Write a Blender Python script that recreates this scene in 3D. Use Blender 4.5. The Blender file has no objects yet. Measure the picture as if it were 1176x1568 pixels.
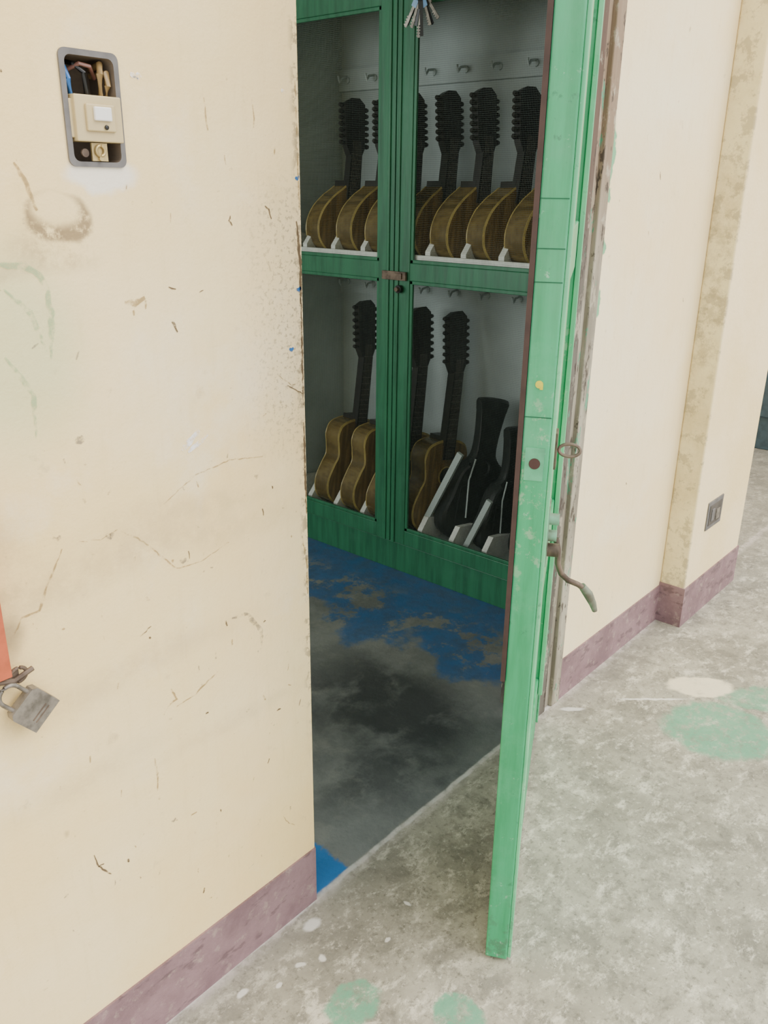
import bpy, math, random
from mathutils import Vector, Matrix
random.seed(7)
scene = bpy.context.scene

# ------------------------------------------------------------------ helpers
def srgb(h):
    h = h.lstrip('#'); o = []
    for i in (0, 2, 4):
        c = int(h[i:i+2], 16)/255
        o.append(c/12.92 if c <= .04045 else ((c+.055)/1.055)**2.4)
    return tuple(o)

class NT:
    def __init__(s, name, rough=.7, metal=0.0):
        s.m = bpy.data.materials.new(name); s.m.use_nodes = True
        s.t = s.m.node_tree; s.b = s.t.nodes['Principled BSDF']
        s.b.inputs['Roughness'].default_value = rough
        s.b.inputs['Metallic'].default_value = metal
        s.co = s.t.nodes.new('ShaderNodeTexCoord').outputs['Object']
    def put(s, sock, v):
        if isinstance(v, bpy.types.NodeSocket): s.t.links.new(v, sock)
        elif isinstance(v, tuple) and sock.type == 'RGBA': sock.default_value = (*v[:3], 1)
        else: sock.default_value = v
    def noise(s, scale, detail=4, rough=.55, vec=None, col=False, dist=0):
        n = s.t.nodes.new('ShaderNodeTexNoise')
        s.put(n.inputs['Vector'], vec or s.co)
        n.inputs['Scale'].default_value = scale; n.inputs['Detail'].default_value = detail
        n.inputs['Roughness'].default_value = rough; n.inputs['Distortion'].default_value = dist
        return n.outputs['Color' if col else 'Fac']
    def mr(s, f, a, b, c=0., d=1.):
        n = s.t.nodes.new('ShaderNodeMapRange'); n.interpolation_type = 'SMOOTHSTEP'
        s.put(n.inputs[0], f)
        for i, v in zip((1, 2, 3, 4), (a, b, c, d)): n.inputs[i].default_value = v
        return n.outputs[0]
    def mix(s, f, a, b, blend='MIX'):
        n = s.t.nodes.new('ShaderNodeMix'); n.data_type = 'RGBA'; n.blend_type = blend
        s.put(n.inputs[0], f); s.put(n.inputs[6], a); s.put(n.inputs[7], b)
        return n.outputs[2]
    def ma(s, op, a, b=0.):
        n = s.t.nodes.new('ShaderNodeMath'); n.operation = op; n.use_clamp = False
        s.put(n.inputs[0], a); s.put(n.inputs[1], b)
        return n.outputs[0]
    def vm(s, op, a, b):
        n = s.t.nodes.new('ShaderNodeVectorMath'); n.operation = op
        s.put(n.inputs[0], a); s.put(n.inputs[1], b)
        return n.outputs['Value'] if op in ('LENGTH', 'DISTANCE') else n.outputs[0]
    def mapping(s, vec, loc=(0, 0, 0), rot=(0, 0, 0), sc=(1, 1, 1)):
        n = s.t.nodes.new('ShaderNodeMapping'); s.put(n.inputs[0], vec)
        n.inputs[1].default_value = loc; n.inputs[2].default_value = rot; n.inputs[3].default_value = sc
        return n.outputs[0]
    def xyz(s, vec=None):
        n = s.t.nodes.new('ShaderNodeSeparateXYZ'); s.put(n.inputs[0], vec or s.co)
        return n.outputs
    def warp(s, amt, scale, detail=4):
        c = s.noise(scale, detail, col=True)
        c = s.vm('SUBTRACT', c, (.5, .5, .5)); c = s.vm('MULTIPLY', c, (amt, amt, amt))
        return s.vm('ADD', s.co, c)
    def blob(s, vec, c, r, rot=0., soft=.25, ry=0.):
        v = s.vm('SUBTRACT', vec, c)
        if rot or ry: v = s.mapping(v, rot=(0, ry, rot))
        v = s.vm('DIVIDE', v, r)
        return s.mr(s.vm('LENGTH', v, (0, 0, 0)), 1-soft, 1+soft, 1., 0.)
    def color(s, c): s.put(s.b.inputs['Base Color'], c)
    def bump(s, h, st=.3, d=.01):
        n = s.t.nodes.new('ShaderNodeBump'); n.inputs['Strength'].default_value = st
        n.inputs['Distance'].default_value = d; s.put(n.inputs['Height'], h)
        s.t.links.new(n.outputs[0], s.b.inputs['Normal'])

def simple(name, c, rough=.6, metal=0., var=.15, scale=30, bump=.1, dark=None):
    n = NT(name, rough, metal)
    f = n.noise(scale, 5)
    c2 = dark or tuple(x*(1-var*2) for x in c)
    n.color(n.mix(n.mr(f, .35, .7), c, c2))
    if bump: n.bump(f, bump, .004)
    return n.m

class MB:
    def __init__(s): s.v = []; s.f = []; s.mi = []; s.M = Matrix.Identity(4)
    def add(s, vs, fs, m=0):
        o = len(s.v); s.v += [tuple(s.M @ Vector(v)) for v in vs]
        s.f += [tuple(i+o for i in f) for f in fs]; s.mi += [m]*len(fs)
    def box(s, a, b, m=0):
        x0, y0, z0 = [min(p, q) for p, q in zip(a, b)]; x1, y1, z1 = [max(p, q) for p, q in zip(a, b)]
        s.add([(x0,y0,z0),(x1,y0,z0),(x1,y1,z0),(x0,y1,z0),(x0,y0,z1),(x1,y0,z1),(x1,y1,z1),(x0,y1,z1)],
              [(0,3,2,1),(4,5,6,7),(0,1,5,4),(1,2,6,5),(2,3,7,6),(3,0,4,7)], m)
    def tube(s, pts, r, m=0, seg=10, closed=False):
        pts = [Vector(p) for p in pts]; n = len(pts); rs = r if isinstance(r, (list, tuple)) else [r]*n
        vs = []; ref = None
        for i, p in enumerate(pts):
            if closed: d = pts[(i+1) % n]-pts[i-1]
            else: d = pts[min(i+1, n-1)]-pts[max(i-1, 0)]
            d.normalize()
            if ref is None: ref = Vector((0, 0, 1)) if abs(d.z) < .9 else Vector((1, 0, 0))
            a = d.cross(ref)
            if a.length < .2: a = d.orthogonal()
            a.normalize(); b = d.cross(a).normalized()
            for k in range(seg):
                t = 2*math.pi*k/seg; vs.append(p+(a*math.cos(t)+b*math.sin(t))*rs[i])
        fs = []
        for i in range(n if closed else n-1):
            j = (i+1) % n
            for k in range(seg):
                l = (k+1) % seg; fs.append((i*seg+k, i*seg+l, j*seg+l, j*seg+k))
        if not closed:
            fs.append(tuple(range(seg-1, -1, -1))); fs.append(tuple(range((n-1)*seg, n*seg)))
        s.add(vs, fs, m)
    def prism(s, pts, d, m=0, mside=None):
        d = Vector(d); n = len(pts); P = [Vector(p) for p in pts]
        s.add(P+[p+d for p in P], [tuple(range(n-1, -1, -1)), tuple(range(n, 2*n))], m)
        s.add(P+[p+d for p in P], [(i, (i+1) % n, (i+1) % n+n, i+n) for i in range(n)], m if mside is None else mside)
    def disc(s, c, r, ax, th, m=0, seg=24):
        ax = Vector(ax).normalized(); c = Vector(c)
        s.tube([c, c+ax*th], r, m, seg)
    def torus(s, c, R, r, ax, m=0, a0=0, a1=360, n=24, seg=8, sx=1.0):
        ax = Vector(ax).normalized(); u = ax.orthogonal().normalized()
        if abs(ax.z) < .9: u = Vector((0, 0, 1)).cross(ax).normalized()
        w = ax.cross(u); full = (a1-a0) >= 360
        pts = [Vector(c)+(u*math.cos(math.radians(a0+(a1-a0)*i/n))*sx+w*math.sin(math.radians(a0+(a1-a0)*i/n)))*R for i in range(n if full else n+1)]
        s.tube(pts, r, m, seg, closed=full)
    def make(s, name, mats, parent=None, bevel=0, smooth=False, M=None, seg=2):
        me = bpy.data.meshes.new(name); me.from_pydata(s.v, [], s.f)
        for m in mats: me.materials.append(m)
        for p, i in zip(me.polygons, s.mi): p.material_index = i
        import bmesh
        bm = bmesh.new(); bm.from_mesh(me); bmesh.ops.recalc_face_normals(bm, faces=bm.faces); bm.to_mesh(me); bm.free()
        ob = bpy.data.objects.new(name, me); scene.collection.objects.link(ob)
        if M is not None: ob.matrix_world = M
        if parent is not None: ob.parent = parent
        if smooth:
            for p in me.polygons: p.use_smooth = True
            try: me.set_sharp_from_angle(angle=math.radians(38))
            except Exception: pass
        if bevel:
            b = ob.modifiers.new('bevel', 'BEVEL'); b.width = bevel; b.segments = seg
            b.limit_method = 'ANGLE'; b.angle_limit = math.radians(40)
        return ob

def catmull(P, k=6):
    n = len(P); out = []
    for i in range(n):
        p0, p1, p2, p3 = P[i-1], P[i], P[(i+1) % n], P[(i+2) % n]
        for j in range(k):
            t = j/k
            out.append(tuple(.5*((2*b)+(-a+c)*t+(2*a-5*b+4*c-d)*t*t+(-a+3*b-3*c+d)*t**3) for a, b, c, d in zip(p0, p1, p2, p3)))
    return out

# ------------------------------------------------------------------ materials
def plaster(name, base, base2, left=False):
    n = NT(name, .75)
    w = n.warp(.12, 3)
    c = n.mix(n.mr(n.noise(1.3, 5, .6), .35, .65), base, base2)
    c = n.mix(n.mr(n.noise(6, 8, .7), .55, .8, 0, .35), c, srgb('#dfc584'))
    c = n.mix(n.mr(n.noise(2.5, 7, .7, vec=n.mapping(n.co, loc=(3, 0, 1))), .52, .7, 0, .5), c, srgb('#fff3d0'))
    c = n.mix(n.mr(n.noise(6, 6, .7, vec=n.mapping(n.co, sc=(9, 1, 1))), .5, .75, 0, .2), c, srgb('#d9c084'))
    sp = n.noise(60, 3, .6); c = n.mix(n.mr(sp, .67, .75, 0, .45), c, srgb('#a08c5c'))
    st = n.noise(9, 2, .5, vec=n.mapping(n.co, loc=(5, 0, 0), sc=(2.2, 1, 1)))
    c = n.mix(n.mr(st, .73, .77, 0, .45), c, srgb('#8a7850'))
    st = n.noise(15, 5, .65, vec=n.mapping(n.co, loc=(8, 0, 3)))
    c = n.mix(n.mr(st, .62, .75, 0, .4), c, srgb('#b5a27c'))
    fine = n.noise(180, 3, .6); coarse = n.noise(14, 6, .6)
    h = n.ma('ADD', n.ma('MULTIPLY', fine, .25), coarse)
    if left:
        o = n.xyz()
        e = n.mr(o[0], .84, 1.0); zz = n.ma('MULTIPLY', n.mr(o[2], .95, 1.15), n.mr(o[2], 1.38, 1.5, 1, 0))
        e = n.ma('MULTIPLY', e, zz)
        pit = n.mr(n.noise(120, 4, .7), .52, .62)
        c = n.mix(n.ma('MULTIPLY', n.ma('MULTIPLY', e, pit), .8), c, srgb('#7a6c50'))
        c = n.mix(n.ma('MULTIPLY', e, .35), c, srgb('#cdbd97'))
        e2 = n.ma('MULTIPLY', n.mr(o[0], .978, .996), n.mr(n.noise(45, 5, .7), .5, .58))
        c = n.mix(n.ma('MULTIPLY', n.ma('MULTIPLY', e2, n.mr(o[2], .3, .7)), .7), c, srgb('#8b7c60'))
        g = n.blob(w, (.50, 0, 1.25), (.085, 1, .13), soft=.6)
        c = n.mix(n.ma('MULTIPLY', g, .45), c, srgb('#b4ca98'))
        gg = n.blob(n.warp(.03, 12), (.585, 0, 1.41), (.045, 1, .03), soft=.12)
        gi = n.blob(n.warp(.03, 12), (.582, 0, 1.42), (.030, 1, .022), soft=.3)
        ring = n.ma('MULTIPLY', gg, n.ma('SUBTRACT', 1., gi))
        c = n.mix(n.ma('MULTIPLY', n.ma('MULTIPLY', ring, n.mr(n.noise(50, 5, .7), .33, .52)), .85), c, srgb('#87704f'))
        g = n.blob(w, (.57, 0, 1.385), (.05, 1, .02), soft=.8)
        c = n.mix(n.ma('MULTIPLY', n.ma('MULTIPLY', g, n.mr(n.noise(25, 5, .7), .4, .6)), .5), c, srgb('#8d7452'))
        g = n.blob(n.warp(.03, 25), (.650, 0, 1.462), (.05, 1, .022), soft=.25)
        c = n.mix(n.ma('MULTIPLY', g, .85), c, srgb('#f6f0e0'))
        for (x, z, rx, rz, a) in [(.62, .93, .3, .03, .3), (.60, .75, .2, .025, .25), (.49, 1.36, .05, .012, .35), (.75, .98, .15, .02, .25), (.52, .60, .12, .03, .2), (.80, .55, .15, .015, .2), (.46, .97, .03, .05, .3)]:
            g = n.blob(w, (x, 0, z), (rx, 1, rz), soft=.8)
            c = n.mix(n.ma('MULTIPLY', n.ma('MULTIPLY', g, n.mr(n.noise(18, 6, .7), .35, .6, .2, 1)), a), c, srgb('#a3916c'))
        g = n.blob(n.warp(.03, 20), (.435, 0, .88), (.025, 1, .03), soft=.6)
        c = n.mix(n.ma('MULTIPLY', g, .6), c, srgb('#5d5348'))
    else:
        o = n.xyz()
        e = n.mr(o[0], 2.035, 2.06, 1, 0)
        pit = n.mr(n.noise(40, 4, .7), .5, .6)
        c = n.mix(n.ma('MULTIPLY', n.ma('MULTIPLY', e, pit), .5), c, srgb('#a39880'))
        ww = n.warp(.05, 22, 5)
        for z, rz in ((1.53, .07), (1.18, .04), (1.32, .025), (1.44, .02)):
            g = n.blob(ww, (2.040, 0, z), (.020, 1, rz), soft=.15)
            c = n.mix(n.ma('MULTIPLY', g, .85), c, srgb('#4aa87a'))
    n.color(c); n.bump(h, .35, .006)
    return n.m

m_wallL = plaster('cream_plaster_left', srgb('#ffe8b0'), srgb('#fddd98'), True)
m_wallR = plaster('cream_plaster_right', srgb('#ffefc4'), srgb('#fee6b0'))

def pillar_mat():
    n = NT('pillar_plaster', .8)
    c = n.mix(n.mr(n.noise(2, 5, .6), .35, .65), srgb('#ffe9b6'), srgb('#f8dea2'))
    o = n.xyz()
    side = n.ma('MULTIPLY', n.mr(o[1], -.088, -.082), n.mr(o[0], 2.738, 2.745, 1, 0))
    raw = n.mix(n.mr(n.noise(5, 7, .7), .4, .7), srgb('#ecdcae'), srgb('#d3c092'))
    mid = n.ma('MULTIPLY', n.mr(o[2], .5, 1.0), n.mr(o[2], 1.25, 1.7, 1, 0))
    raw = n.mix(n.ma('MULTIPLY', mid, n.mr(n.noise(16, 7, .75), .45, .65, 0, .6)), raw, srgb('#998a6c'))
    c = n.mix(n.ma('MULTIPLY', side, .8), c, raw)
    edge = n.ma('MULTIPLY', n.mr(o[0], 2.735, 2.748, 1, 0), n.mr(n.noise(18, 5, .7), .5, .6))
    c = n.mix(n.ma('MULTIPLY', edge, .5), c, srgb('#9a8b6f'))
    n.color(c); n.bump(n.noise(30, 7, .7), .4, .008)
    return n.m
m_pillar = pillar_mat()

def base_mat():
    n = NT('mauve_baseboard_paint', .65)
    c = n.mix(n.mr(n.noise(8, 6, .65), .35, .65), srgb('#937679'), srgb('#7b6064'))
    c = n.mix(n.mr(n.noise(30, 5, .7), .54, .68, 0, .6), c, srgb('#ae9b8f'))
    c = n.mix(n.mr(n.noise(14, 5, .65, vec=n.mapping(n.co, loc=(4, 0, 0), sc=(1, 1, 2.5))), .55, .64, 0, .6), c, srgb('#594548'))
    n.color(c); n.bump(n.noise(40, 6, .7), .4, .006); return n.m
m_base = base_mat()

def floor_mat():
    n = NT('worn_concrete', .6)
    o = n.xyz()
    w = n.warp(.16, 7, 6); w2 = n.warp(.05, 18, 5)
    c = n.mix(n.mr(n.noise(3.2, 8, .65), .35, .66), srgb('#b0ab98'), srgb('#8f8b7b'))
    c = n.mix(n.mr(n.noise(9, 10, .78, dist=.25), .45, .62, 0, .7), c, srgb('#716e62'))
    c = n.mix(n.mr(n.noise(13, 10, .8, vec=n.mapping(n.co, loc=(2, 5, 0), rot=(0, 0, .7), sc=(1, 1.6, 1)), dist=.2), .5, .64, 0, .8), c, srgb('#d9d3be'))
    c = n.mix(n.mr(n.noise(45, 7, .8), .51, .63, 0, .55), c, srgb('#656256'))
    c = n.mix(n.mr(n.noise(90, 3, .7), .58, .72, 0, .45), c, srgb('#615e52'))
    c = n.mix(n.mr(n.noise(70, 5, .7, vec=n.mapping(n.co, loc=(7, 1, 0))), .59, .68, 0, .5), c, srgb('#e6e0cd'))
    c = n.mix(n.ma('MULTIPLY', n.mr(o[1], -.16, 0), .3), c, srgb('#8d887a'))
    # inside floor : smoother, darker grey
    ci = n.mix(n.mr(n.noise(4, 8, .65, dist=.3), .38, .64), srgb('#7f827e'), srgb('#696c6a'))
    ci = n.mix(n.mr(n.noise(11, 7, .72, dist=.3), .5, .68, 0, .4), ci, srgb('#929289'))
    sm = n.blob(w, (1.66, .34, 0), (.22, .30, 1), rot=.3, soft=.5)
    ci = n.mix(n.ma('MULTIPLY', sm, n.mr(n.noise(5, 8, .66, dist=.2), .34, .54, .25, .9)), ci, srgb('#2f3233'))
    sm = n.blob(w, (1.45, .14, 0), (.20, .12, 1), rot=.5, soft=.6)
    ci = n.mix(n.ma('MULTIPLY', sm, n.mr(n.noise(9, 7, .7), .42, .58, .1, .65)), ci, srgb('#3a3d3e'))
    blue = n.mix(n.mr(n.noise(12, 6, .7), .35, .7), srgb('#2a6298'), srgb('#38597a'))
    wx = n.xyz(n.warp(.6, 4.5, 8))[0]
    bm = n.mr(wx, 1.94, 2.01)
    hole = n.mr(n.noise(5, 9, .76, vec=n.mapping(n.co, loc=(1.3, 2.2, 0))), .50, .56, 1, 0)
    near = n.mr(o[0], 2.2, 2.34)
    hole = n.ma('MAXIMUM', hole, near)
    ci = n.mix(n.ma('MULTIPLY', n.ma('MULTIPLY', bm, hole), .88), ci, blue)
    b2 = n.blob(n.warp(.09, 22, 6), (1.03, .075, 0), (.095, .095, 1), soft=.08)
    ci = n.mix(b2, ci, srgb('#2f78b8'))
    b3 = n.blob(n.warp(.09, 30, 6), (1.06, .19, 0), (.06, .03, 1), soft=.08)
    ci = n.mix(n.ma('MULTIPLY', b3, .8), ci, srgb('#2f6da4'))
    inside = n.mr(n.xyz(n.warp(.02, 20))[1], -.004, .012)
    inside = n.ma('MULTIPLY', inside, n.mr(o[0], 3.0, 3.02, 1, 0))
    c = n.mix(inside, c, ci)
    ln = n.ma('ABSOLUTE', n.ma('SUBTRACT', n.xyz(n.warp(.012, 14))[1], .0))
    ln = n.ma('MULTIPLY', n.mr(ln, .003, .009, 1, 0), n.ma('MULTIPLY', n.mr(o[0], .2, .3), n.mr(o[0], 2.0, 2.1, 1, 0)))
    ln = n.ma('MULTIPLY', ln, n.mr(n.noise(12, 5, .7), .38, .55, .15, .8))
    c = n.mix(ln, c, srgb('#d9d8cf'))
    tex = n.mr(n.noise(24, 9, .8), .38, .54, .3, 1)
    for (cx, cy, rx, ry, rt, a) in [(2.21, -.43, .15, .14, .8, .85), (2.5, -.52, .20, .07, .9, .7), (.865, -.235, .055, .045, 0, .85),
                                   (.975, -.40, .045, .045, 0, .9), (.80, -.28, .05, .03, 0, .45), (2.62, -.62, .12, .06, .9, .7)]:
        g = n.blob(n.warp(.06, 14, 7), (cx, cy, 0), (rx, ry, 1), rot=rt, soft=.12)
        c = n.mix(n.ma('MULTIPLY', n.ma('MULTIPLY', g, tex), a), c, srgb('#62a27f'))
    g = n.blob(w2, (2.40, -.30, 0), (.10, .055, 1), rot=.86, soft=.12)
    c = n.mix(n.ma('MULTIPLY', g, n.mr(n.noise(20, 6, .7), .3, .5, .6, .95)), c, srgb('#eadfbe'))
    for (cx, cy, rx, ry, rt) in [(.945, -.045, .020, .014, 0), (.80, -.10, .008, .005, 0), (1.12, -.16, .004, .010, 0), (2.23, -.215, .1, .005, .85),
                                 (2.02, -.06, .035, .010, .8), (.74, -.06, .012, .006, 0), (1.02, -.19, .008, .004, 0), (.86, -.10, .01, .006, .5), (.90, -.12, .008, .008, .5)]:
        g = n.blob(n.warp(.014, 40), (cx, cy, 0), (rx, ry, 1), rot=rt, soft=.3)
        c = n.mix(n.ma('MULTIPLY', g, .8), c, srgb('#e6e3d8'))
    d = n.ma('MULTIPLY', n.mr(o[1], -.03, -.004), n.mr(o[1], -.0, .01, 1, 0))
    c = n.mix(n.ma('MULTIPLY', d, n.mr(n.noise(30, 5, .7), .4, .6, .1, .7)), c, srgb('#cfc4ba'))
    n.color(c)
    n.put(n.b.inputs['Roughness'], n.mr(n.noise(6, 5), .3, .7, .5, .8))
    n.bump(n.noise(35, 8, .7), .35, .006)
    return n.m
m_floor = floor_mat()

def green_mat(name, a, b, worn='#9fd0b0', rough=.42, amt=.5, grime=False):
    n = NT(name, rough)
    st = n.mapping(n.co, sc=(18, 18, 1.6))
    c = n.mix(n.mr(n.noise(2.2, 6, .6, vec=st), .35, .7), srgb(a), srgb(b))
    c = n.mix(n.mr(n.noise(5, 6, .7), .5, .72, 0, amt), c, srgb(worn))
    c = n.mix(n.mr(n.noise(40, 4, .7), .66, .74, 0, .6), c, srgb('#2c5a40'))
    if grime:
        o = n.xyz()
        up = n.mr(o[2], .9, 1.5)
        c = n.mix(n.ma('MULTIPLY', up, n.mr(n.noise(4, 6, .7), .35, .65, .1, .6)), c, srgb('#5f9c7c'))
        lo = n.ma('MULTIPLY', n.mr(o[2], .25, .0), n.mr(n.noise(30, 6, .75), .5, .6))
        c = n.mix(n.ma('MULTIPLY', lo, .6), c, srgb('#4c6a52'))
        hd = n.ma('MULTIPLY', n.ma('MULTIPLY', n.mr(o[2], .75, .9), n.mr(o[2], 1.1, 1.2, 1, 0)), n.mr(n.noise(35, 6, .75), .54, .62))
        c = n.mix(n.ma('MULTIPLY', hd, .35), c, srgb('#b8c4a8'))
        c = n.mix(n.mr(n.noise(28, 6, .8, vec=n.mapping(n.co, loc=(4, 4, 4))), .62, .68, 0, .5), c, srgb('#a9cdb2'))
        c = n.mix(n.mr(n.noise(22, 6, .8, vec=n.mapping(n.co, loc=(1, 7, 2))), .61, .67, 0, .55), c, srgb('#2b6b4a'))
    n.color(c); n.bump(n.noise(3, 5, .6, vec=st), .25, .003)
    return n.m
m_green = green_mat('green_door_paint', '#36a56f', '#25905a', '#5cb386', grime=True)
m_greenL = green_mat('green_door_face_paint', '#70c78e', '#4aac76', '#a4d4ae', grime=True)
m_gdark = green_mat('green_cabinet_paint', '#2c704e', '#215b3f', '#417f60', amt=.3)
m_brown = simple('dark_brown_plywood', srgb('#42302a'), .7)
m_black = simple('dark_groove', srgb('#226244'), .9, bump=0)
m_pegk = simple('peg_black', srgb('#1a1a18'), .35, bump=0)
m_rust = simple('rusty_metal', srgb('#7b6a5a'), .55, .4, dark=srgb('#4a3d34'))
m_steel = simple('worn_steel', srgb('#948d82'), .45, .5, dark=srgb('#69645b'), scale=60)
m_brass = simple('brass', srgb('#c9b27a'), .45, .5)
m_yellow = simple('yellow_paint', srgb('#d8d040'), .6)

def jamb_mat(name, top, a, b):
    n = NT(name, .75); o = n.xyz()
    st = n.mapping(n.co, sc=(9, 9, 1.3))
    c = n.mix(n.mr(n.noise(3, 6, .6, vec=st), .35, .65), srgb(a), srgb(b))
    c = n.mix(n.mr(o[2], 1.15, 1.6, 0, .75), c, srgb(top))
    c = n.mix(n.mr(n.noise(12, 6, .7, vec=n.mapping(n.co, sc=(2, 2, 1), loc=(3, 0, 0))), .56, .64, 0, .6), c, srgb('#bdb49c'))
    c = n.mix(n.mr(n.noise(9, 6, .7, vec=n.mapping(n.co, sc=(3, 3, 1), loc=(9, 4, 0))), .58, .62, 0, .8), c, srgb('#4f9f7a'))
    c = n.mix(n.mr(n.noise(14, 6, .7, vec=n.mapping(n.co, sc=(3, 3, 1), loc=(1, 8, 0))), .56, .61, 0, .85), c, srgb('#3f342c'))
    n.color(c); n.bump(n.noise(6, 6, .6, vec=st), .5, .005); return n.m
m_jamb = jamb_mat('weathered_jamb', '#5f4434', '#686258', '#4c453d')
m_jambP = jamb_mat('chalky_jamb', '#8c7156', '#aca490', '#857d6c')

def wood(name, a, b, rough=.28):
    n = NT(name, rough)
    c = n.mix(n.mr(n.noise(3, 4, .6, vec=n.mapping(n.co, sc=(22, 3, 2))), .35, .65), srgb(a), srgb(b))
    n.color(c); return n.m
m_rib = wood('varnished_rib_wood', '#7d6a3e', '#5c4c2b', .22)
m_top = wood('soundboard_wood', '#8a7142', '#6a5530')
m_neck = wood('dark_neck_wood', '#24201a', '#1a1613', .45)
m_bind = simple('yellow_binding', srgb('#b5a05a'), .35, bump=0)
m_string = simple('string_steel', srgb('#6b675a'), .4, .5, bump=0)
m_case = simple('black_vinyl', srgb('#1d211f'), .45)
m_white = simple('white_painted_wood', srgb('#e4e8df'), .5, var=.08)
m_inner = simple('cabinet_lining', srgb('#b2beb9'), .7, var=.1, scale=3, bump=0)
m_roomw = simple('room_wall_paint', srgb('#c9cec4'), .8, var=.08, scale=3)
m_screen = simple('wire_screen', srgb('#47544c'), .6, .1, bump=0)

# ------------------------------------------------------------------ room shell
H = 2.9
b = MB()
bx = (.609, .684, 1.474, 1.600)
b.box((-3.5, 0, 0), (bx[0], .15, H)); b.box((bx[1], 0, 0), (1.0, .15, H))
b.box((bx[0], 0, 0), (bx[1], .15, bx[2])); b.box((bx[0], 0, bx[3]), (bx[1], .15, H))
b.box((bx[0], .06, bx[2]), (bx[1], .15, bx[3]))
wl = b.make('wall_left', [m_wallL])
b = MB(); b.box((1.0, 0, 2.2), (2.035, .15, H)); b.make('wall_header', [m_wallR])
b = MB(); b.box((2.035, 0, 0), (3.26, .15, H)); b.box((3.11, .15, 0), (3.26, 4.6, H)); wr = b.make('wall_right', [m_wallR])
b = MB(); b.box((2.735, -.09, 0), (3.26, 0, H)); pil = b.make('wall_pillar', [m_pillar], bevel=.006)
b = MB(); b.box((-3.5, -.004, 0), (1.0, .0, .14)); b.box((1.0, .0, 0), (1.003, .15, .14)); b.make('baseboard_left', [m_base])
b = MB(); b.box((2.035, -.004, 0), (2.735, 0, .138)); b.make('baseboard_right', [m_base])
b = MB(); b.box((2.731, -.094, 0), (3.264, -.0, .15)); b.make('baseboard_pillar', [m_base])
b = MB(); b.box((-3.5, -4.5, -.05), (9, 5, 0)); b.make('floor', [m_floor])
b = MB()
b.box((2.9, .15, 0), (3.0, 4.5, H)); b.make('wall_partition', [m_roomw])
b = MB(); b.box((-1.6, 4.4, 0), (2.9, 4.5, H)); b.make('wall_back', [m_roomw])
b = MB()
b.box((-1.6, .15, 0), (-1.5, .8, H)); b.box((-1.6, 3.4, 0), (-1.5, 4.4, H)); b.box((-1.6, .8, 0), (-1.5, 3.4, 1.0)); b.box((-1.6, .8, 2.4), (-1.5, 3.4, H))
b.make('wall_side', [m_roomw])
b = MB()
for z in (1.0, 1.68, 2.36): b.box((-1.58, .8, z), (-1.53, 3.4, z+.04))
for y in (.8, 1.65, 2.5, 3.36): b.box((-1.58, y, 1.0), (-1.53, y+.04, 2.4))
b.make('added_window_1', [m_gdark])  # unseen window, added so that light reaches the cabinet fronts
b = MB(); b.box((-1.6, .0, H), (3.26, 4.6, H+.08)); b.make('ceiling', [m_roomw])

b = MB(); b.box((5.3, -1.5, 0), (5.5, 5, H)); b.make('wall_far', [m_wallR])
b = MB(); b.box((5.25, -.2, 0), (5.3, .9, 2.1)); b.box((5.23, -.1, .2), (5.26, .3, 1.9)); b.box((5.23, .4, .2), (5.26, .8, 1.9))
b.make('door_2', [simple('dark_blue_door', srgb('#3f5560'), .5)], bevel=.005)

# ------------------------------------------------------------------ wall marks
def ribbon(mb, pts, w, m=0, y=-.0008):
    P = [Vector((p[0], 0, p[1])) for p in pts]
    Q = []
    for i in range(len(P)-1):
        k = max(2, int((P[i+1]-P[i]).length/.006))
        for j in range(k): Q.append(P[i].lerp(P[i+1], j/k)+Vector((random.uniform(-1, 1), 0, random.uniform(-1, 1)))*.0010)
    Q.append(P[-1]); n = len(Q); vs = []
    for i, p in enumerate(Q):
        d = (Q[min(i+1, n-1)]-Q[max(i-1, 0)]).normalized(); nrm = Vector((-d.z, 0, d.x))
        ww = w*(.35+.65*math.sin(math.pi*min(1, max(0, (i+.4)/n))))*random.uniform(.6, 1.2)/2
        vs += [(p.x+nrm.x*ww, y, p.z+nrm.z*ww), (p.x-nrm.x*ww, y, p.z-nrm.z*ww)]
    mb.add(vs, [(2*i, 2*i+1, 2*i+3, 2*i+2) for i in range(n-1)], m)
def mark_mat(name, c, th=.5, scale=60, mx=1.):
    n = NT(name, .8); n.color(c)
    n.put(n.b.inputs['Alpha'], n.mr(n.noise(scale, 4, .7), th-.12, th+.12, 0, mx)); return n.m
mm = [mark_mat('scratch_dark', srgb('#66543c'), .42, mx=.9), mark_mat('scratch_soft', srgb('#a8905e'), .48, mx=.65), mark_mat('paint_blue', srgb('#2a6aa8'), .4),
      mark_mat('scuff_white', srgb('#fbf8f0'), .48), mark_mat('scratch_green', srgb('#a5c294'), .5, mx=.5), mark_mat('paint_green', srgb('#3f9f70'), .4),
      mark_mat('scuff_grey', srgb('#8f8877'), .5, mx=.6)]
b = MB()
R = lambda pts, w, m=0: ribbon(b, pts, w, m)
R([(.820, 1.565), (.822, 1.545), (.824, 1.523)], .003, 1); R([(.907, 1.57), (.910, 1.55), (.908, 1.531)], .003, 1)
R([(.925, 1.423), (.932, 1.418), (.937, 1.404)], .0026); R([(.857, 1.41), (.853, 1.404), (.859, 1.396)], .0026)
R([(.739, 1.268), (.744, 1.262), (.748, 1.252)], .004); R([(.665, 1.302), (.682, 1.300), (.698, 1.305)], .010, 1)
R([(.534, 1.473), (.545, 1.455), (.556, 1.42)], .006, 1)
R([(.49, 1.36), (.53, 1.357), (.548, 1.345), (.556, 1.33), (.557, 1.29), (.55, 1.24)], .010, 4); R([(.50, 1.33), (.53, 1.30), (.545, 1.25)], .007, 4)
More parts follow.
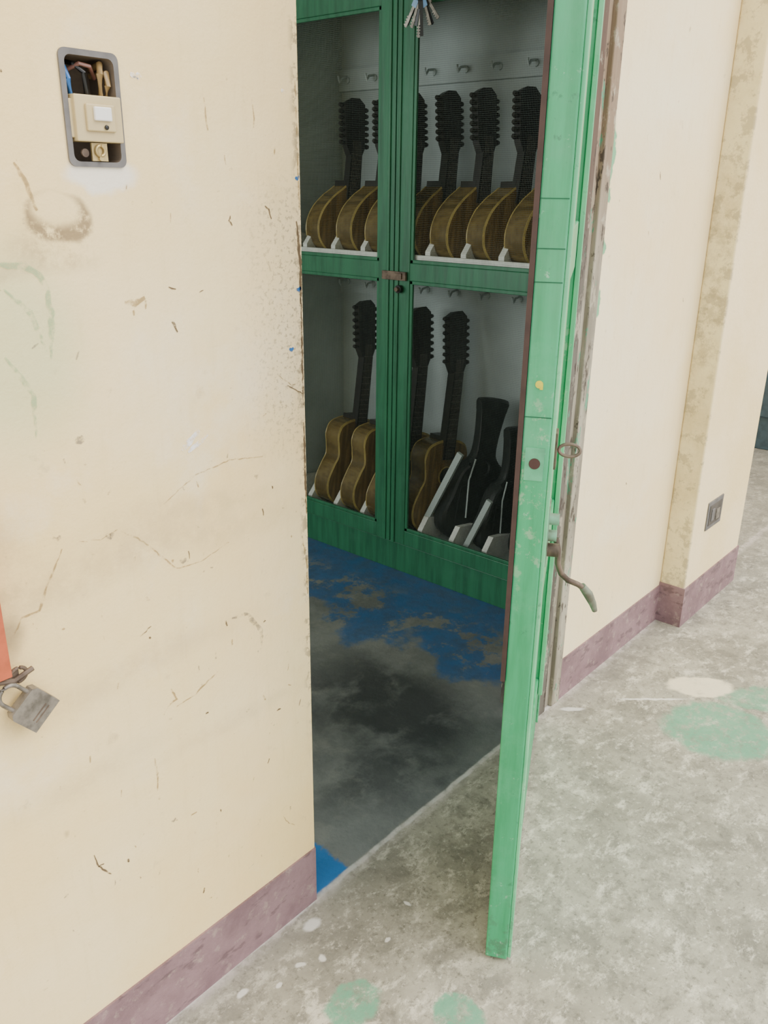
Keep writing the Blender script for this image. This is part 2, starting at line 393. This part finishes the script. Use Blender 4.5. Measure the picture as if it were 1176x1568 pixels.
R([(.49, 1.25), (.52, 1.20), (.515, 1.14)], .007, 4)
R([(.556, .982), (.59, .975), (.618, .983), (.66, .95), (.713, .888), (.76, .885), (.819, .90)], .0024, 1)
R([(.445, .878), (.46, .90), (.486, .901), (.50, .93), (.53, .98)], .004, 1)
R([(.665, .641), (.675, .652), (.692, .659), (.684, .682)], .004, 1); R([(.69, .645), (.73, .65), (.78, .672)], .003, 1)
R([(.638, .798), (.648, .803), (.658, .808)], .002)
R([(.815, .76), (.85, .755), (.88, .71), (.878, .67)], .009, 6)
R([(.515, .455), (.520, .43), (.54, .40)], .003); R([(.52, .43), (.53, .428)], .003)
R([(.74, 1.075), (.775, 1.10)], .012, 3); R([(.75, 1.07), (.79, 1.09)], .008, 3)
R([(.96, 1.14), (.98, 1.13), (.995, 1.12)], .002, 0); R([(.94, 1.16), (.97, 1.14), (.99, 1.14)], .0015, 1)
R([(.64, .57), (.643, .54), (.64, .505)], .004, 1); R([(.915, .275), (.93, .25), (.945, .235)], .0018, 1)
R([(.70, 1.0), (.76, 1.03), (.83, 1.04), (.9, 1.03)], .002, 1)
for (x, z, l, w_) in [(.46, 1.31, .02, .02), (.57, 1.13, .012, .012), (.60, .98, .01, .010), (.52, 1.0, .01, .008), (.72, .90, .012, .007), (.88, 1.0, .008, .006), (.66, .43, .01, .005), (.9, .5, .008, .005)]:
    R([(x, z), (x+l*.6, z-l*.5), (x+l, z)], w_, 6)
for k in range(70):
    x = random.uniform(.45, .97); z = random.uniform(.2, 1.6); a = random.uniform(-.5, .5)+math.pi/2*random.choice((1, 1, 0)); l = random.uniform(.003, .014)
    R([(x, z), (x+math.cos(a)*l, z+math.sin(a)*l)], random.uniform(.0015, .004), random.choice((0, 1, 1, 6)))
for (x, z, s) in [(.992, 1.295, .006), (.994, 1.465, .005), (.972, 1.20, .005)]:
    R([(x-s, z), (x, z-s*.4), (x+s*.8, z+s*.3)], s*1.4, 2)
R([(.705, 1.583), (.712, 1.580), (.720, 1.583)], .009, 3); R([(.708, 1.580), (.716, 1.578)], .003, 2)
R([(.965, 1.585), (.975, 1.583)], .006, 3)
R([(.99, 1.40), (.997, 1.33), (.995, 1.27)], .006, 0); R([(.996, 1.28), (.996, 1.10)], .004, 0); R([(.985, .86), (.997, .80), (.996, .74)], .005, 1)
R([(.996, 1.07), (.998, .9)], .005, 0); R([(.994, 1.6), (.997, 1.42)], .004, 1)
for (x, z, l) in [(2.33, 1.5, .02), (2.45, .9, .010), (2.35, .62, .008), (2.6, 1.15, .012), (2.30, 1.35, .012)]:
    R([(x, z), (x+l*.4, z-l)], .003, random.choice((0, 1)))
marks = b.make('wall_scratch_marks', mm); marks.parent = wl

# ------------------------------------------------------------------ electrical switch box
sb = bpy.data.objects.new('light_switch', None); scene.collection.objects.link(sb); sb.location = (.65, 0, 1.54)
m_boxm = simple('grey_metal_box', srgb('#75726f'), .6, .1)
m_ivory = simple('ivory_plastic', srgb('#cdb988'), .4, var=.04, bump=0)
def child(mb, name, mats, parent, off, **k):
    mb.v = [tuple(Vector(v)-Vector(off)) for v in mb.v]
    ob = mb.make(name, mats, **k); ob.parent = parent; return ob
OFF = (.65, 0, 1.54)
def rrect(x0, x1, z0, z1, r, y, k=5):
    P = []
    for cx, cz, a in ((x1-r, z1-r, 0), (x0+r, z1-r, 90), (x0+r, z0+r, 180), (x1-r, z0+r, 270)):
        for i in range(k+1):
            t = math.radians(a+90*i/k); P.append((cx+r*math.cos(t), y, cz+r*math.sin(t)))
    return P
b = MB(); x0, x1, z0, z1 = .6055, .6865, 1.471, 1.603
A = rrect(x0, x1, z0, z1, .009, -.003); B_ = rrect(x0+.007, x1-.007, z0+.006, z1-.007, .008, -.003); Cc = rrect(x0+.007, x1-.007, z0+.006, z1-.007, .008, .055); D0 = rrect(x0, x1, z0, z1, .009, .0)
n_ = len(A)
b.add(A+B_+Cc+D0, [(i, (i+1) % n_, n_+(i+1) % n_, n_+i) for i in range(n_)]+[(i, (i+1) % n_, 3*n_+(i+1) % n_, 3*n_+i) for i in range(n_)], 0)
b.add(B_+Cc, [(i, (i+1) % n_, n_+(i+1) % n_, n_+i) for i in range(n_)]+[tuple(range(n_, 2*n_))], 1)
child(b, 'metal_box', [m_boxm, simple('box_inside', srgb('#7a6c5a'), .8)], sb, OFF)
b = MB()
b.box((.616, -.010, 1.500), (.681, .018, 1.553), 0)
b.box((.612, -.004, 1.504), (.684, .004, 1.548), 0)
b.box((.629, -.014, 1.512), (.669, -.009, 1.543), 0)
b.box((.638, -.018, 1.524), (.662, -.013, 1.540), 1)
b.disc((.654, -.014, 1.517), .0030, (0, -1, 0), .003, 2, 12)
child(b, 'switch_module', [m_ivory, simple('white_rocker', srgb('#f1efe6'), .3, var=.02, bump=0), m_pegk], sb, OFF, bevel=.002)
b = MB()
b.box((.637, -.004, 1.478), (.659, -.001, 1.499)); b.torus((.648, -.006, 1.490), .006, .002, (0, 1, 0)); b.disc((.626, -.004, 1.487), .005, (0, -1, 0), .003, 1, 12)
b.disc((.648, -.004, 1.481), .003, (0, -1, 0), .003, 0, 12)
child(b, 'mounting_strap', [m_brass, m_rust], sb, OFF)
b = MB()
b.tube([(.618, .045, 1.592), (.618, .01, 1.583), (.619, .004, 1.570), (.624, .01, 1.550)], .0035, 0)
b.tube([(.630, .045, 1.594), (.632, .01, 1.588), (.640, .002, 1.578), (.645, .008, 1.550)], .003, 2)
b.tube([(.676, .045, 1.588), (.668, .01, 1.590), (.660, -.001, 1.578), (.664, .008, 1.550)], .004, 1)
b.tube([(.676, .045, 1.580), (.674, .006, 1.580), (.673, .004, 1.566), (.672, .01, 1.550)], .004, 1)
b.tube([(.625, .02, 1.580), (.636, .004, 1.588), (.650, .004, 1.586), (.665, .02, 1.575)], .0025, 3)
child(b, 'wires', [simple('blue_wire', srgb('#3a72b0'), .4, bump=0), simple('yellow_wire', srgb('#a58858'), .4, bump=0), m_pegk, simple('red_wire', srgb('#7a5448'), .4, bump=0)], sb, OFF, smooth=True)

# ------------------------------------------------------------------ outlet hole on the pillar
b = MB()
b.box((2.845, -.094, .335), (2.985, -.088, .44), 0); b.box((2.86, -.096, .35), (2.97, -.0935, .425), 1)
b.box((2.875, -.099, .365), (2.90, -.095, .41), 0); b.box((2.92, -.099, .36), (2.95, -.095, .40), 2)
b.make('electrical_outlet', [m_boxm, simple('outlet_dark', srgb('#5a544c'), .8), m_steel], bevel=.002)

# ------------------------------------------------------------------ padlock + bolt at left edge
L = (.443, -.02, .778)
pr = bpy.data.objects.new('padlock', None); scene.collection.objects.link(pr); pr.location = L
b = MB()
M0 = Matrix.Translation(L) @ Matrix.Rotation(math.radians(-40), 4, 'Y')
b.M = M0
oc = [(-.026, -.0075, -.032), (.026, -.0075, -.032), (.026, -.0075, .012), (.021, -.0075, .018), (-.021, -.0075, .018), (-.026, -.0075, .012)]
b.prism(oc, (0, .015, 0), 0)
for zz in (-.022, -.016): b.box((-.014, -.0082, zz), (.014, -.0072, zz+.002), 1)
b.M = Matrix.Identity(4)
child(b, 'lock_body', [m_steel, m_rust], pr, L, bevel=.002)
b = MB(); b.M = M0
b.tube([(-.015, 0, .014), (-.015, 0, .036)]+[(-.015*math.cos(a), 0, .036+.015*math.sin(a)) for a in [math.pi*i/10 for i in range(11)]]+[(.015, 0, .014)], .0032, 0)
b.M = Matrix.Identity(4); child(b, 'shackle', [m_steel], pr, L, smooth=True)
b = MB()
b.box((.33, -.028, .836), (.424, -.004, 1.12), 0); b.box((.33, -.012, .82), (.44, -.008, .836), 1)
b.torus((.438, -.012, .826), .012, .003, (0, 1, .2), 1); b.tube([(.36, -.014, .842), (.43, -.016, .822), (.458, -.016, .83)], .004, 1)
b.make('door_bolt', [simple('red_oxide_paint', srgb('#c2603c'), .5), m_rust], bevel=.002)

# ------------------------------------------------------------------ door frame (right jamb)
b = MB()
b.box((1.905, -.006, 0), (1.955, .12, 2.2)); b.box((1.0, .0, 2.12), (1.905, .12, 2.2))
b.box((1.955, .004, 0), (1.99, .12, 2.2), 1); b.box((1.99, -.008, 0), (2.034, .12, 2.2), 1)
b.make('trim_door_frame', [m_jamb, m_jambP], bevel=.003)

# ------------------------------------------------------------------ green door
hx, hy = 1.895, -.012; fx, fy = 1.135, -.405
Ld = math.hypot(fx-hx, fy-hy); ux = Vector(((fx-hx)/Ld, (fy-hy)/Ld, 0)); uy = Vector((ux.y, -ux.x, 0))
if uy.y < 0: uy = -uy
Dm = Matrix(((ux.x, uy.x, 0, hx), (ux.y, uy.y, 0, hy), (0, 0, 1, .008), (0, 0, 0, 1)))
door = bpy.data.objects.new('door_1', None); scene.collection.objects.link(door); door.matrix_world = Dm
HD = 2.09; T = .043
def dpart(b, name, mats, **k):
    ob = b.make(name, mats, **k); ob.parent = door; return ob
b = MB()
b.box((Ld-.105, 0, 0), (Ld, T, HD)); b.box((0, 0, 0), (.105, T, HD))
rails = [(0, .20), (.62, .72), (1.28, 1.38), (1.96, HD)]
for a, c in rails: b.box((.105, .001, a), (Ld-.105, T-.001, c))
b.box(((Ld)/2-.04, .002, .2), (Ld/2+.04, T-.002, 1.96))
dpart(b, 'stiles_and_rails', [m_green], bevel=.003)
b = MB(); b.box((.09, .016, .15), (Ld-.09, .024, 2.0)); dpart(b, 'panels', [m_greenL])
b = MB()
b.box((Ld-.034, -.007, .0), (Ld-.006, .0, HD)); b.box((.0, -.006, 0), (.02, 0, HD)); b.box((.09, -.012, .15), (.11, 0, 2.0))
dpart(b, 'outer_moulding', [m_greenL], bevel=.002)
b = MB()
for z in (1.431, 1.363, 1.316, 1.114): b.box((Ld-.001, .0015, z), (Ld+.0006, T-.001, z+.0014), 0)
b.box((Ld-.0005, .0, 1.114), (Ld+.0006, T, 1.1145), 0)
dpart(b, 'edge_joints', [m_black])
b = MB(); b.box((Ld-.60, T, .64), (Ld+.002, T+.008, HD)); dpart(b, 'inner_plywood', [m_brown])
b = MB()
b.box((Ld-.0005, .007, 1.012), (Ld+.0012, T-.006, 1.066), 0); b.disc((Ld+.0008, T/2, 1.040), .0090, (1, 0, 0), .001, 1, 20)
b.disc((Ld-.0006, T/2+.002, 1.166), .006, (1, 0, 0), .0018, 2, 14)
b.box((Ld-.0006, T/2-.004, 1.158), (Ld+.0010, T/2+.001, 1.165), 2)
dpart(b, 'lock_mortise', [simple('mortise_green', srgb('#57b083'), .5), simple('mortise_dark', srgb('#4b332e'), .8), m_yellow])
b = MB()
b.torus((Ld-.055, -.030, 1.050), .010, .0028, (1, 0, .3), 0, sx=1.7)
b.box((Ld-.075, -.010, 1.02), (Ld-.040, 0, 1.08), 0)
b.box((Ld-.085, -.008, .845), (Ld-.045, 0, .955), 1)
b.disc((Ld-.066, -.004, .925), .010, (0, -1, 0), .020, 1, 14); b.disc((Ld-.066, -.004, .895), .010, (0, -1, 0), .018, 1, 14)
b.disc((Ld-.068, -.004, .868), .012, (0, -1, 0), .024, 0, 14)
dpart(b, 'bolt_hardware', [m_rust, simple('chipped_green_hardware', srgb('#7fae90'), .5, dark=srgb('#6a6a58'))], smooth=True)
def w2d(p): return Dm.inverted() @ Vector(p)
hp = [(1.262, -.362, .872), (1.262, -.368, .852), (1.262, -.370, .825), (1.270, -.374, .804), (1.288, -.380, .786), (1.312, -.388, .772), (1.332, -.396, .756)]
hp = [w2d(p) for p in hp]
b = MB(); b.tube(hp, [.0052]*len(hp), 0, 12)
b.tube([w2d((1.322, -.392, .766)), w2d((1.340, -.398, .744)), w2d((1.352, -.403, .722)), w2d((1.358, -.406, .706))], [.007, .009, .007, .005], 1)
dpart(b, 'pull_hook', [m_rust, simple('hook_tip_paint', srgb('#7d8670'), .6, dark=srgb('#5f574a'))], smooth=True)
b = MB()
for z in (.35, 1.05, 1.8):
    b.tube([(-.004, -.004, z-.045), (-.004, -.004, z+.045)], .007, 0)
dpart(b, 'hinges', [m_rust], smooth=True)

# ------------------------------------------------------------------ instrument cabinet (front plane x=2.41)
XF, XB = 2.41, 2.86; Y0, Y1 = .30, 1.68
cab = bpy.data.objects.new('instrument_cabinet', None); scene.collection.objects.link(cab)
def cpart(b, name, mats, **k):
    ob = b.make(name, mats, **k); ob.parent = cab; return ob
b = MB()
b.box((XF+.02, Y0, 0), (XB, Y1, .12)); b.box((XF+.02, Y0, 2.1), (XB, Y1, 2.13))
b.box((XF+.02, Y0, .12), (XB, Y0+.02, 2.1)); b.box((XF+.02, Y1-.02, .12), (XB, Y1, 2.1))
b.box((XF+.02, Y0, 2.05), (XF+.05, Y1, 2.13)); b.box((XF+.02, .97, .12), (XF+.045, 1.01, 2.1))
cpart(b, 'carcass', [m_gdark], bevel=.002)
b = MB()
b.box((XB-.012, Y0+.02, .12), (XB-.002, Y1-.02, 2.1), 0)
b.box((XF+.05, Y0+.02, .13), (XB-.012, Y0+.026, 2.1), 0); b.box((XF+.05, Y1-.026, .13), (XB-.012, Y1-.02, 2.1), 0)
b.box((XF+.03, Y0+.02, .12), (XB-.012, Y1-.02, .14), 0); b.box((XF+.03, Y0+.02, 1.165), (XB-.012, Y1-.02, 1.19), 0)
b.box((XF+.021, Y0+.02, 1.15), (XF+.035, Y1-.02, 1.232), 1)
b.box((XB-.03, Y0+.02, 1.82), (XB-.012, Y1-.02, 1.90), 0); b.box((XB-.03, Y0+.02, 1.02), (XB-.012, Y1-.02, 1.09), 0)
cpart(b, 'shelves_and_back', [m_inner, m_white])
b = MB()
for z in (1.86, 1.065):
    for i in range(9):
        y = .42+i*.148; x = XB-.035
        b.disc((x+.005, y, z), .012, (-1, 0, 0), .006, 0, 12)
        b.tube([(x, y, z+.01), (x-.03, y, z+.005), (x-.045, y, z-.012), (x-.05, y, z-.002), (x-.052, y, z+.012)], .0045, 0, 8)
cpart(b, 'rack_hooks', [m_inner], smooth=True)
def cab_door(name, ya, yb, ga, gb):
    b = MB(); f0, f1 = XF, XF+.022
    b.box((f0, ya, .13), (f1, ga, 2.09)); b.box((f0, gb, .13), (f1, yb, 2.09))
    for za, zb in ((.13, .19), (1.145, 1.205), (2.01, 2.09)): b.box((f0+.001, ga, za), (f1-.001, gb, zb))
    cpart(b, name, [m_gdark], bevel=.002)
    b = MB()
    for za, zb in ((.19, 1.145), (1.205, 2.01)):
        for (p, q, r_, s_) in ((ga, ga+.012, za, zb), (gb-.012, gb, za, zb), (ga, gb, za, za+.012), (ga, gb, zb-.012, zb)):
            b.box((f0+.004, p, r_), (f0+.014, q, s_))
    cpart(b, name+'_beading', [m_gdark], bevel=.0015)
    b = MB(); w = .00045; st = .006; x = f0+.010
    for za, zb in ((.19, 1.145), (1.205, 2.01)):
        k = ga
        while k < gb: b.add([(x, k, za), (x, k+w, za), (x, k+w, zb), (x, k, zb)], [(0, 1, 2, 3)]); k += st
        k = za
        while k < zb: b.add([(x+.0004, ga, k), (x+.0004, gb, k), (x+.0004, gb, k+w), (x+.0004, ga, k+w)], [(0, 1, 2, 3)]); k += st
    cpart(b, name+'_wire_screen', [m_screen])
cab_door('cabinet_door_near', .32, .988, .40, .918)
cab_door('cabinet_door_far', .992, 1.66, 1.062, 1.58)
b = MB()
for y in (.965, 1.01): b.box((XF-.006, y, .13), (XF, y+.012, 2.09))
cpart(b, 'meeting_beads', [m_gdark], bevel=.002)
b = MB()
b.box((XF-.014, .925, 1.145), (XF-.004, 1.035, 1.175), 0); b.box((XF-.020, .94, 1.150), (XF-.012, .975, 1.170), 0)
b.disc((XF-.004, .955, 1.115), .014, (-1, 0, 0), .016, 1, 18); b.disc((XF-.02, .955, 1.115), .008, (-1, 0, 0), .01, 0, 14)
cpart(b, 'latch', [m_rust, m_pegk], bevel=.001)
b = MB()
def cradle(y, z):
    b.prism([(XF+.04, y, z), (XF+.32, y, z), (XF+.32, y, z+.06), (XF+.08, y, z+.10), (XF+.04, y, z+.055)], (0, .022, 0), 0)
for i in range(9): cradle(.40+i*.153, 1.19)
for i in range(9): cradle(.40+i*.153, .14)
b.prism([(2.50, .90, .16), (2.515, .90, .16), (2.515, .72, .52), (2.50, .72, .52)], (0, .022, .010), 1)
b.prism([(2.47, .66, .16), (2.485, .66, .16), (2.485, .56, .38), (2.47, .56, .38)], (0, .020, .009), 1)
cpart(b, 'cradle_blocks', [m_white, m_inner], bevel=.002)

# ------------------------------------------------------------------ instruments
pear = [(0, 0), (.08, .008), (.135, .05), (.150, .11), (.130, .17), (.088, .22), (.050, .25), (.026, .268), (0, .27)]
fig8 = [(0, 0), (.09, .008), (.145, .05), (.156, .115), (.130, .18), (.108, .222), (.112, .27), (.118, .315), (.098, .358), (.045, .378), (0, .38)]
def instrument(name, half, bl, neckL, headL, th, x, y, z, lean, yaw, pegs=7, strings=6):
    full = half+[(-a, c) for a, c in half[-2:0:-1]]
    ol = catmull(full, 5)
    b = MB()
    rings = [(-th/2-.004, .55), (-th/2, .965), (-th/2+.004, 1.008), (-th/2+.007, .997), (th/2-.007, .997), (th/2-.004, 1.008), (th/2, .965), (th/2+.008, .55)]
    cz = bl*.42; n = len(ol); vs = []
    for (yy, s) in rings:
        for (a, c) in ol: vs.append((a*s, yy, cz+(c-cz)*s))
    for r in range(len(rings)-1):
        m = (1, 3, 3, 0, 3, 3, 0)[r]
        b.add(vs[r*n:(r+2)*n], [(i, (i+1) % n, n+(i+1) % n, n+i) for i in range(n)], m)
    b.add(vs[:n], [tuple(range(n))], 1); b.add(vs[-n:], [tuple(range(n-1, -1, -1))], 0)
    f = -th/2-.004
    b.disc((0, f+.001, bl*.62), .040, (0, -1, 0), .002, 3); b.disc((0, f+.0005, bl*.62), .034, (0, -1, 0), .0035, 2)
    b.box((-.05, f-.008, bl*.25), (.05, f, bl*.25+.018), 2)
    zt = bl+neckL
    b.prism([(-.030, f-.001, bl-.02), (.030, f-.001, bl-.02), (.026, f-.001, zt), (-.026, f-.001, zt)], (0, .028, 0), 2)
    b.prism([(-.031, f-.007, bl*.80), (.031, f-.007, bl*.80), (.026, f-.007, zt), (-.026, f-.007, zt)], (0, .006, 0), 2)
    k = 0
    while True:
        zf = zt-(zt-bl*.25)*(1-2**(-k/12))
        if zf < bl*.82 or k > 18: break
        b.box((-.024, f-.008, zf-.0006), (.024, f-.007, zf+.0006), 4); k += 1
    b.box((-.03, f+.01, bl-.05), (.03, th/2-.01, bl+.016), 2)
    keep = b.M.copy()
    b.M = Matrix.Translation((0, f, zt)) @ Matrix.Rotation(math.radians(-9), 4, 'X')
    hw = .044
    b.prism([(-.028, -.002, -.004), (.028, -.002, -.004), (hw, -.002, .03), (hw+.004, -.002, headL-.02), (hw*.5, -.002, headL), (-hw*.4, -.002, headL-.006), (-hw-.004, -.002, headL-.025), (-hw, -.002, .03)], (0, .028, 0), 2)
    for i in range(pegs):
        zz = .04+(headL-.075)*i/(pegs-1)
        for sgn in (-1, 1):
            b.tube([(sgn*hw, .010, zz), (sgn*(hw+.012), .010, zz)], .0035, 2, 6)
            b.tube([(sgn*(hw+.008), .010, zz-.001), (sgn*(hw+.014), .010, zz), (sgn*(hw+.024), .010, zz+.001)], [.006, .0095, .007], 2, 8)
            b.tube([(sgn*.016, -.002, zz), (sgn*.016, -.008, zz)], .0022, 2, 6)
    b.M = keep
    for i in range(strings):
        xx = -.018+.036*i/(strings-1)
        b.tube([(xx*1.15, f-.009, bl*.25+.01), (xx, f-.0095, zt), (xx*.9, f-.004, zt+.05)], .0004, 4, 4)
    M = Matrix.Translation((x, y, z)) @ Matrix.Rotation(math.radians(lean), 4, 'Y') @ Matrix.Rotation(math.radians(yaw), 4, 'Z')
    return b.make(name, [m_rib, m_top, m_neck, m_bind, m_string], smooth=True, M=M)
for i, y in enumerate([.36, .505, .655, .812, .965, 1.125, 1.275, 1.43]):
    instrument('bandurria', pear, .27, .112, .21, .09, 2.60, y, 1.19, 7+random.uniform(-1.5, 1.5), -9+random.uniform(-5, 5))
for i, y in enumerate([.93, 1.10, 1.25, 1.41]):
    instrument('guitar', fig8, .38, .27, .235, .09, 2.60, y, .14, 7+random.uniform(-1.5, 1.5), -9+random.uniform(-5, 5))
def gcase(x, y, z, lean, yaw, tilt, s=1.0):
    half = [(0, 0), (.10, .005), (.17, .05), (.18, .12), (.155, .2), (.14, .27), (.12, .33), (.08, .38), (.055, .42), (.052, .50), (.062, .60), (.070, .655), (.068, .674), (0, .68)]
    ol = catmull(half+[(-a, c) for a, c in half[-2:0:-1]], 4); n = len(ol); b = MB(); vs = []
    rings = [(-.05, .86), (-.045, .96), (-.02, 1.0), (.02, 1.0), (.045, .96), (.05, .86)]
    for yy, q in rings: vs += [(a*q, yy*(1 if c < .38 else .6), .33+(c-.33)*q) for a, c in ol]
    for r in range(5): b.add(vs[r*n:(r+2)*n], [(i, (i+1) % n, n+(i+1) % n, n+i) for i in range(n)], 0)
    b.add(vs[:n], [tuple(range(n))], 0); b.add(vs[-n:], [tuple(range(n-1, -1, -1))], 0)
    b.box((-.11, -.058, .08), (.11, -.05, .27), 0)
    b.tube([(-.06, -.052, .40), (-.08, -.062, .3), (-.06, -.06, .12)], .004, 1, 6)
    b.torus((0, -.055, .36), .03, .006, (1, 0, 0), 0, 0, 360)
    M = Matrix.Translation((x, y, z)) @ Matrix.Rotation(math.radians(tilt), 4, 'X') @ Matrix.Rotation(math.radians(lean), 4, 'Y') @ Matrix.Rotation(math.radians(yaw), 4, 'Z') @ Matrix.Scale(s, 4)
    b.make('guitar_case', [m_case, m_inner], smooth=True, M=M)
gcase(2.62, .76, .14, 9, -30, 3, .84); gcase(2.61, .60, .14, 6, -20, 2, .72); gcase(2.63, .45, .14, 6, -10, 0, .74)

# ------------------------------------------------------------------ bunch of keys on the cabinet
kb = MB(); kx, ky, kz = 2.385, .862, 2.055
kb.tube([(2.412, ky, kz+.012), (2.37, ky, kz+.010), (2.368, ky, kz+.02)], .003, 0, 8)
kb.torus((kx-.008, ky, kz-.012), .022, .0018, (1, 0, 0), 0)
for i in range(9):
    a = math.radians(-36+72*i/8+random.uniform(-5, 5)); l = random.uniform(.05, .085)
    M = Matrix.Translation((kx-.010-.003*(i % 4), ky, kz-.030)) @ Matrix.Rotation(a, 4, 'X') @ Matrix.Rotation(random.uniform(-.6, .6), 4, 'Z')
    kb.M = M; mi = (0, 1, 2, 1, 3, 1, 0, 2, 1)[i]
    kb.torus((0, 0, -.016), .011, .004, (1, 0, 0), mi, seg=6)
    kb.box((-.0015, -.009, -.05), (.0015, .009, -.024), mi)
    kb.box((-.0012, -.0045, -.045-l), (.0012, .0045, -.045), 1 if mi == 1 else 0)
    for q in range(4): kb.box((-.001, .003, -.045-l+.008*q+.003), (.001, .0085, -.045-l+.008*q+.007), 1 if mi == 1 else 0)
kb.M = Matrix.Identity(4)
kb.make('key_bunch', [m_steel, simple('key_black', srgb('#23272b'), .4), simple('key_blue', srgb('#6f9ac4'), .4), simple('key_white', srgb('#dfe3e6'), .4)])

# ------------------------------------------------------------------ light
w = bpy.data.worlds.new('daylight'); scene.world = w; w.use_nodes = True
nt = w.node_tree; bg = nt.nodes['Background']
bg.inputs[0].default_value = (.97, .97, 1.0, 1); bg.inputs[1].default_value = 2.15
sun = bpy.data.lights.new('sun', 'SUN'); sun.energy = 3.1; sun.angle = math.radians(50); sun.color = (1, .96, .88)
so = bpy.data.objects.new('sun', sun); scene.collection.objects.link(so)
so.rotation_euler = Vector((.35, -.62, .75)).to_track_quat('Z', 'Y').to_euler()
ar = bpy.data.lights.new('added_room_fill', 'AREA'); ar.shape = 'RECTANGLE'; ar.size = 2.6; ar.size_y = 1.4; ar.energy = 62; ar.color = (.95, 1, .98)  # fill lamp added at the made-up window opening to brighten room and cabinet
ao = bpy.data.objects.new('added_room_fill', ar); scene.collection.objects.link(ao); ao.location = (-1.45, 2.1, 1.7)
ao.rotation_euler = Vector((-1, 0, 0)).to_track_quat('Z', 'Y').to_euler()

# ------------------------------------------------------------------ camera
cam = bpy.data.cameras.new('camera'); cam.lens = 36*1700/2048; cam.sensor_width = 36; cam.sensor_fit = 'AUTO'; cam.clip_start = .02
co = bpy.data.objects.new('camera', cam); scene.collection.objects.link(co)
up = Vector((.01172, .93452, .35573)); X = Vector((.6529, .2623, -.71058)); X.normalize(); up = (up-X*up.dot(X)).normalized(); Y = up.cross(X)
M = Matrix((X, Y, up)).to_4x4(); M.translation = (0, -1.037, 1.45); co.matrix_world = M
scene.camera = co
